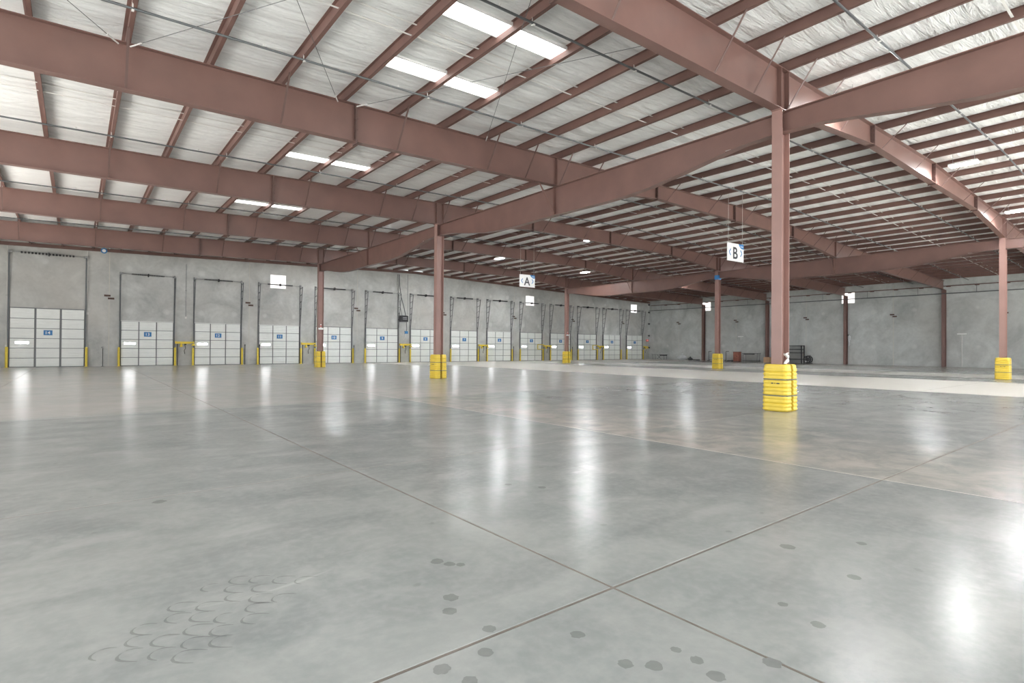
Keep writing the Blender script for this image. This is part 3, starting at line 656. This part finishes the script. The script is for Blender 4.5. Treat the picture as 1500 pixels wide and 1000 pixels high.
# ------------------------------------------------------------------ lamps
def lamp(x, y, lab):
    z = zr(x)-0.28; t = thing('high_bay_light', lab, 'light', (x, y, z), 'LED high bay lights under the roof')
    h = ob('housing', MB().box(-.19, .19, -.40, .40, .03, .09).box(-.06, .06, -.25, .25, .09, .13), WHITE, t)
    ob('lens', MB().box(-.15, .15, -.38, .38, .012, .03), E_LAMP, t)
    ob('added_uplight', MB().box(-.15, -.07, -.36, .36, .09, .096), E_UP, h)  # added glow strip facing the roof, lifts the ceiling
    for s in (-1, 1): ob('hanger', MB().tube([(0, s*.3, .09), (0, s*.3, .28+PUR)], 0.006, 5), GALV, t)
L1 = [(2.5, -.9, 'high bay light hidden behind the girder right of the nearest column'), (2.5, 8.6, 'high bay light behind the girder left of the nearest column'), (2.5, 16.8, 'high bay light behind the rafter over the centre column'),
      (2.5, 25.8, 'high bay light behind the girder left of the centre column'), (2.5, 34.3, 'high bay light near the dock wall above door 10'),
      (11.4, -.9, 'large bright strip light beside the rafter at upper right'), (11.4, 16.8, 'bright strip light at centre right of the centre column'), (11.4, 25.8, 'second bright strip light right of the centre column, left of the first'), (11.4, 34.3, 'strip light just left of the centre column near the dock wall'),
      (20.3, -.9, 'bright strip light cut by the right edge of the frame'), (20.3, 25.8, 'small bright strip light above and right of sign A'), (20.7, 34.3, 'small bright strip light just left of sign A'),
      (29.0, 4.6, 'high bay light behind the girder of the far right column'), (29.0, 13.0, 'high bay light behind the girder below sign B'), (29.0, 22.0, 'high bay light behind the girder left of sign B'),
      (37.0, 33.0, 'added unseen light behind the farthest rafter near the building corner'), (37.0, 16.3, 'added unseen light behind the rafter over the column with blue tape')]  # this last pair is added out of sight to brighten the far walls
for a in L1: lamp(*a)

# ------------------------------------------------------------------ sprinkler lines
def sprinkler(y, lab):
    x0, x1 = XL+.3, XW-0.7; t = thing('sprinkler_pipe', lab, 'pipe', (x0, y, zr(x0)), 'sprinkler lines under the roof'); o = zr(x0)
    ob('pipe', MB().tube([(0, 0, -.11), (RX-x0, 0, zr(RX)-o-.11), (x1-x0, 0, zr(x1)-o-.11)], 0.024, 8), PIPE, t)
    for k, x in enumerate(PX):
        if x < x0+.2 or x > x1-.2: continue
        n = round((x-0.09)/1.507)
        if n % 2 == 0: ob('hanger', MB().box(x-x0-.01, x-x0+.01, .028, .034, zr(x)-o-.13, zr(x)-o+.02).box(x-x0-.02, x-x0+.02, -.036, .036, zr(x)-o-.15, zr(x)-o-.135), STRAP, t)
        else: ob('sprinkler_head', MB().tube([(x-x0+.7, 0, zr(x)-o-.085), (x-x0+.7, 0, zr(x)-o-.03), (x-x0+.7, 0, zr(x)-o-.02)], [.012, .012, .03], 6), STRAP, t)
for y, lab in ((-1.95, 'sprinkler pipe at upper right, in front of the rafter over the nearest column'), (1.87, 'sprinkler pipe just behind the rafter over the nearest column'), (5.87, 'sprinkler pipe nearest along the top left, in the first roof bay'),
               (9.7, 'sprinkler pipe in the second roof bay, close behind the nearest left-hand rafter'), (13.55, 'sprinkler pipe second down at the left edge, in the second roof bay'), (17.4, 'sprinkler pipe close behind the rafter over the centre column'),
               (21.2, 'sprinkler pipe third down at the left edge, in the third roof bay'), (28.9, 'sprinkler pipe in the fourth roof bay, nearest the dock doors')): sprinkler(y, lab)
t = thing('wall_pipe', 'long black sprinkler pipe hanging along the right wall', 'pipe', (XW-0.5, 0, 6.2))
ob('pipe', MB().tube([(0, YB, 0), (0, YW-.3, 0)], 0.035, 8), PIPE, t)
for y in (1.5, 5.4, 9.4, 13.3, 17.2, 21.0, 24.9, 28.6, 32.5, 36.2): ob('hanger', MB().tube([(0, y, .03), (0, y, .68)], 0.012, 6), PIPE, t)

# ------------------------------------------------------------------ hanging aisle signs
def aisle_sign(x, y, letter, lab):
    t = thing('aisle_sign', lab, 'sign', (x, y, 5.25), 'hanging aisle signs', rz=math.radians(-4))
    bd = ob('board', MB().box(-.6, .6, -.012, .012, 0, .78), WHITE, t)
    ob('letter', text_mesh('letter', letter, 0.72, 0.003, CHAR, 0.012, 0.92), None, bd, (-.02, -.016, .36))
    for s, ch in ((-1, '<'), (1, '>')):
        m = MB(); 
        m.bar((s*.47, -.015, .38), (s*.36, -.015, .52), .006, .045, side=(0, 1, 0)).bar((s*.47, -.015, .38), (s*.36, -.015, .24), .006, .045, side=(0, 1, 0)); ob('arrow', m, BLUE, bd)
    m = MB(); m.v = [(.6, -.0135, .78), (.6, -.0135, .57), (.44, -.0135, .58), (.34, -.0135, .63), (.27, -.0135, .70), (.22, -.0135, .78)]; m.f = [(0, 5, 4, 3, 2, 1)]; ob('corner_logo', m, BLUE, bd)
    m = MB()
    for k in range(5): m.box(.36+k*.042, .385+k*.042, -.0155, -.0140, .655, .70)
    ob('logo_print', m, WHITE, bd)
    for s in (-1, 1): ob('hanging_wire', MB().tube([(s*.52, 0, .78), (s*.52, 0, zr(x)+PUR-5.25)], 0.006, 5), STRAP, t)
aisle_sign(9.72, 20.66, 'A', 'white hanging aisle sign with letter A and blue corner')
aisle_sign(9.93, 6.7, 'B', 'white hanging aisle sign with letter B and blue corner')

# ------------------------------------------------------------------ things along the right wall
def table(x, y, w, d, h, lab, name='folding_table'):
    t = thing(name, lab, 'table', (x, y, 0))
    ob('table_top', MB().box(-d/2, d/2, -w/2, w/2, h-.04, h), PIPE, t)
    for a in (-1, 1):
        for b in (-1, 1): ob('leg', MB().tube([(a*(d/2-.08), b*(w/2-.12), 0), (a*(d/2-.06), b*(w/2-.08), h-.04)], 0.02, 6), BLACK, t)
    return t
t = table(XW-0.7, 36.3, 1.9, .7, .64, 'low black table by the right wall, nearest the building corner')
ob('cross_brace', MB().bar((-.25, -.45, .05), (-.25, .2, .6), .03, .03).bar((-.25, .2, .05), (-.25, -.45, .6), .03, .03), BLACK, t)
ob('drawer', MB().box(-.33, .3, -.9, -.25, .48, .60), BLACK, t)
t = table(XW-0.7, 24.35, 1.75, .7, .94, 'black workbench with low shelf against the right wall')
ob('shelf', MB().box(-.33, .33, -.85, .85, .10, .16), BLACK, t); ob('drawer', MB().box(-.34, .3, -.2, .7, .78, .90), PIPE, t)
t = thing('plastic_bundle', 'crumpled clear plastic bag on the floor by the right wall', 'bag', (XW-1.0, 32.8, 0))
m = MB(); rings = []
for i in range(9):
    a = i/8; r = .58*math.sin(math.pi*(0.12+0.83*a)); rings.append([((r+random.uniform(-.07, .07))*math.cos(2*math.pi*k/14), (r+random.uniform(-.07, .07))*math.sin(2*math.pi*k/14), .66*a) for k in range(14)])
ob('bag_body', m.loft(rings), BAG, t); ob('knot', MB().tube([(0, 0, .6), (.03, .02, .72), (.08, .05, .80)], [.06, .03, .09], 8), BAG, t)
t = thing('rubbish_sack', 'small black sack leaning beside the clear plastic bag', 'bag', (XW-0.8, 31.85, 0)); m = MB(); rings = []
for i in range(7):
    a = i/6; r = .30*math.sin(math.pi*(0.2+0.75*a)); rings.append([((r+random.uniform(-.04, .04))*math.cos(2*math.pi*k/10), (r+random.uniform(-.04, .04))*math.sin(2*math.pi*k/10), .38*a) for k in range(10)])
ob('sack_body', m.loft(rings), BLACK, t); ob('knot', MB().tube([(0, 0, .34), (.02, 0, .45)], [.05, .07], 8), BLACK, t)
t = thing('metal_rack', 'black tubular frame rack behind the column with blue tape', 'rack', (XW-0.5, 28.4, 0))
for b in (-0.95, 1.2): ob('upright', MB().tube([(0, b, 0), (0, b, 1.1)], .03, 6), BLACK, t); ob('side_rail', MB().tube([(-.3, b, .04), (.3, b, .04)], .03, 6), BLACK, t); ob('hook', MB().tube([(0, b, 1.1), (0, b-.35, 1.1)], .03, 6), BLACK, t)
ob('cross_rail', MB().tube([(0, -.95, .12), (0, 1.2, .12)], .025, 6), BLACK, t)
t = thing('red_cabinet', 'weathered red-brown upright cabinet against the right wall', 'cabinet', (XW-0.6, 26.05, 0))
ob('body', MB().box(-.3, .3, -.3, .3, .04, 1.04), REDB, t); ob('lid', MB().box(-.33, .33, -.33, .33, 1.04, 1.09), RUST, t); ob('door', MB().box(-.325, -.3, -.25, .25, .1, .98), REDB, t); ob('base', MB().box(-.27, .27, -.27, .27, 0, .04), BLACK, t); ob('handle', MB().box(-.35, -.325, -.2, -.16, .5, .65), BLACK, t)
t = thing('shelf_rack', 'tall black open shelf rack right of the nearest column', 'shelf', (XW-0.55, 20.35, 0))
for a in (-.3, .3):
    for b in (-1.3, 1.3): ob('upright', MB().box(a-.035, a+.035, b-.045, b+.045, 0, 1.8), BLACK, t)
for z in (.36, 1.0, 1.36, 1.72): ob('shelf', MB().box(-.32, .32, -1.3, 1.3, z, z+.07), BLACK, t)
tag(ob('cardboard_box', MB().box(-.25, .25, -.42, .42, 0, .45).box(-.26, .26, -.02, .02, .45, .452), CARD, None, (XW-0.55, 20.95, .432)), 'brown cardboard box on the low shelf of the black rack', 'box')
tag(ob('cardboard_box', MB().box(-.3, .3, -.32, .32, 0, .55).box(-.31, .31, -.02, .02, .55, .552), CARD, None, (XW-1.1, 22.35, 0)), 'brown cardboard box on the floor left of the nearest column', 'box')
t = thing('hose_reel_cart', 'black wheeled reel with hose beside the shelf rack', 'hose reel', (XW-0.75, 18.45, 0))
def wheel(m, c, r, w, n=20):
    x, y, z = c; rg = []
    for k in range(n): 
        a = 2*math.pi*k/n
        rg.append([(x+dx, y+(r+dr)*math.cos(a), z+(r+dr)*math.sin(a)) for dx, dr in ((-w/2, -.05), (w/2, -.05), (w/2, .03), (-w/2, .03))])
    return m.loft(rg+[rg[0]], True, False)
for s in (-1, 1):
    m = wheel(MB(), (s*.2, 0, .40), .34, .05)
    for k in range(4): a = k*math.pi/4; m.bar((s*.2, -.3*math.cos(a), .40-.3*math.sin(a)), (s*.2, .3*math.cos(a), .40+.3*math.sin(a)), .03, .03)
    ob('reel_rim', m, BLACK, t)
ob('hose', MB().tube([(-.17, 0, .40), (.17, 0, .40)], .2, 16), PIPE, t); ob('frame', MB().box(-.26, .26, -.3, .3, 0, .05).box(-.25, -.22, -.03, .03, .05, .45).box(.22, .25, -.03, .03, .05, .45), BLACK, t); ob('handle', MB().tube([(-.24, .1, .4), (-.3, -.1, .8), (.3, -.1, .8), (.24, .1, .4)], .018, 6), BLACK, t)
ob('nozzle', MB().box(-.30, -.24, .03, .18, .12, .26), WHITE, t)
for y, L, lab in ((31.2, .8, 'dark rubber mat strip on the floor left of the wall column near the corner'), (26.9, .6, 'dark rubber mat strip on the floor left of the red cabinet')):
    t = thing('rubber_strip', lab, 'mat', (XW-0.55, y, 0), 'dark strips at the foot of the right wall'); ob('strip', MB().hexa([(-.2, -L/2, 0), (.2, -L/2, 0), (.2, L/2, 0), (-.2, L/2, 0), (-.14, -L/2+.04, .12), (.14, -L/2+.04, .12), (.14, L/2-.04, .12), (-.14, L/2-.04, .12)]), BLACK, t)
for y, lab in ((25.93, 'small white emergency light on the right wall above the red cabinet'), (6.45, 'small white strip light on the right wall beside the rightmost wall column')):
    t = thing('wall_light', lab, 'wall light', (XW-0.06, y, 2.78), 'white lights on the right wall'); ob('housing', MB().box(-.06, .05, -.3, .3, -.05, .05), WHITE, t); ob('lens', MB().box(-.075, -.06, -.26, .26, -.035, .035), WHITE, t)
    ob('conduit', MB().tube([(.03, 0, -.05), (.03, 0, -2.72 if y < 10 else -.4)], .02, 6), STRAP, t)
t = thing('rope_bundle', 'pale rope bundle hanging on the wall column in front of the window', 'rope', (XW-0.30, 14.93, 1.75))
ob('coil', MB().tube([(0, -.02, 1.0), (0, -.12, .9), (0, -.1, .6), (0, 0, .5), (0, .04, .8), (0, -.02, 1.0)], .05, 8), BAG, t); ob('tail', MB().tube([(0, -.03, .55), (0, -.06, .2), (0, 0, 0)], [.05, .03, .04], 8), BAG, t); ob('hook', MB().box(-.03, .1, -.03, .16, 1.0, 1.06), BLACK, t)
t = thing('plastic_wrap', 'crumpled white plastic wrap stuck in the nearest column guard', 'plastic wrap', (-0.02, -0.115, 1.06))
m = MB(); rings = []
for i in range(9):
    a = i/8; c = Vector((.13*math.sin(a*3.0)-.06, -.035, .02+.23*a)); r = .042*(0.6+abs(math.sin(5*a+.6)))
    rings.append([(c.x+(r+random.uniform(-.015, .015))*math.cos(2*math.pi*k/8), c.y+.6*(r+random.uniform(-.01, .01))*math.sin(2*math.pi*k/8), c.z) for k in range(8)])
ob('wrap', m.loft(rings), WHITE, t); ob('loose_end', MB().bar((-.08, -.04, .22), (.06, -.05, .27), .05, .006).bar((-.06, -.04, .2), (-.13, -.05, .25), .04, .006), WHITE, t)
t = thing('blue_dock_lamp', 'round blue lamp under the roof edge above the gap between dock doors 14 and 13', 'lamp', (-11.4, YW-1.45, 7.3))
ob('housing', MB().tube([(0, .1, 0), (0, -.1, 0), (0, -.14, 0)], [.12, .17, .17], 16), BLUE, t); ob('rim', MB().tube([(0, -.14, 0), (0, -.16, 0)], .10, 14), WHITE, t); ob('stem', MB().tube([(0, 0, .1), (0, 0, zr(-11.4)+PUR-7.34)], .02, 6), GALV, t)
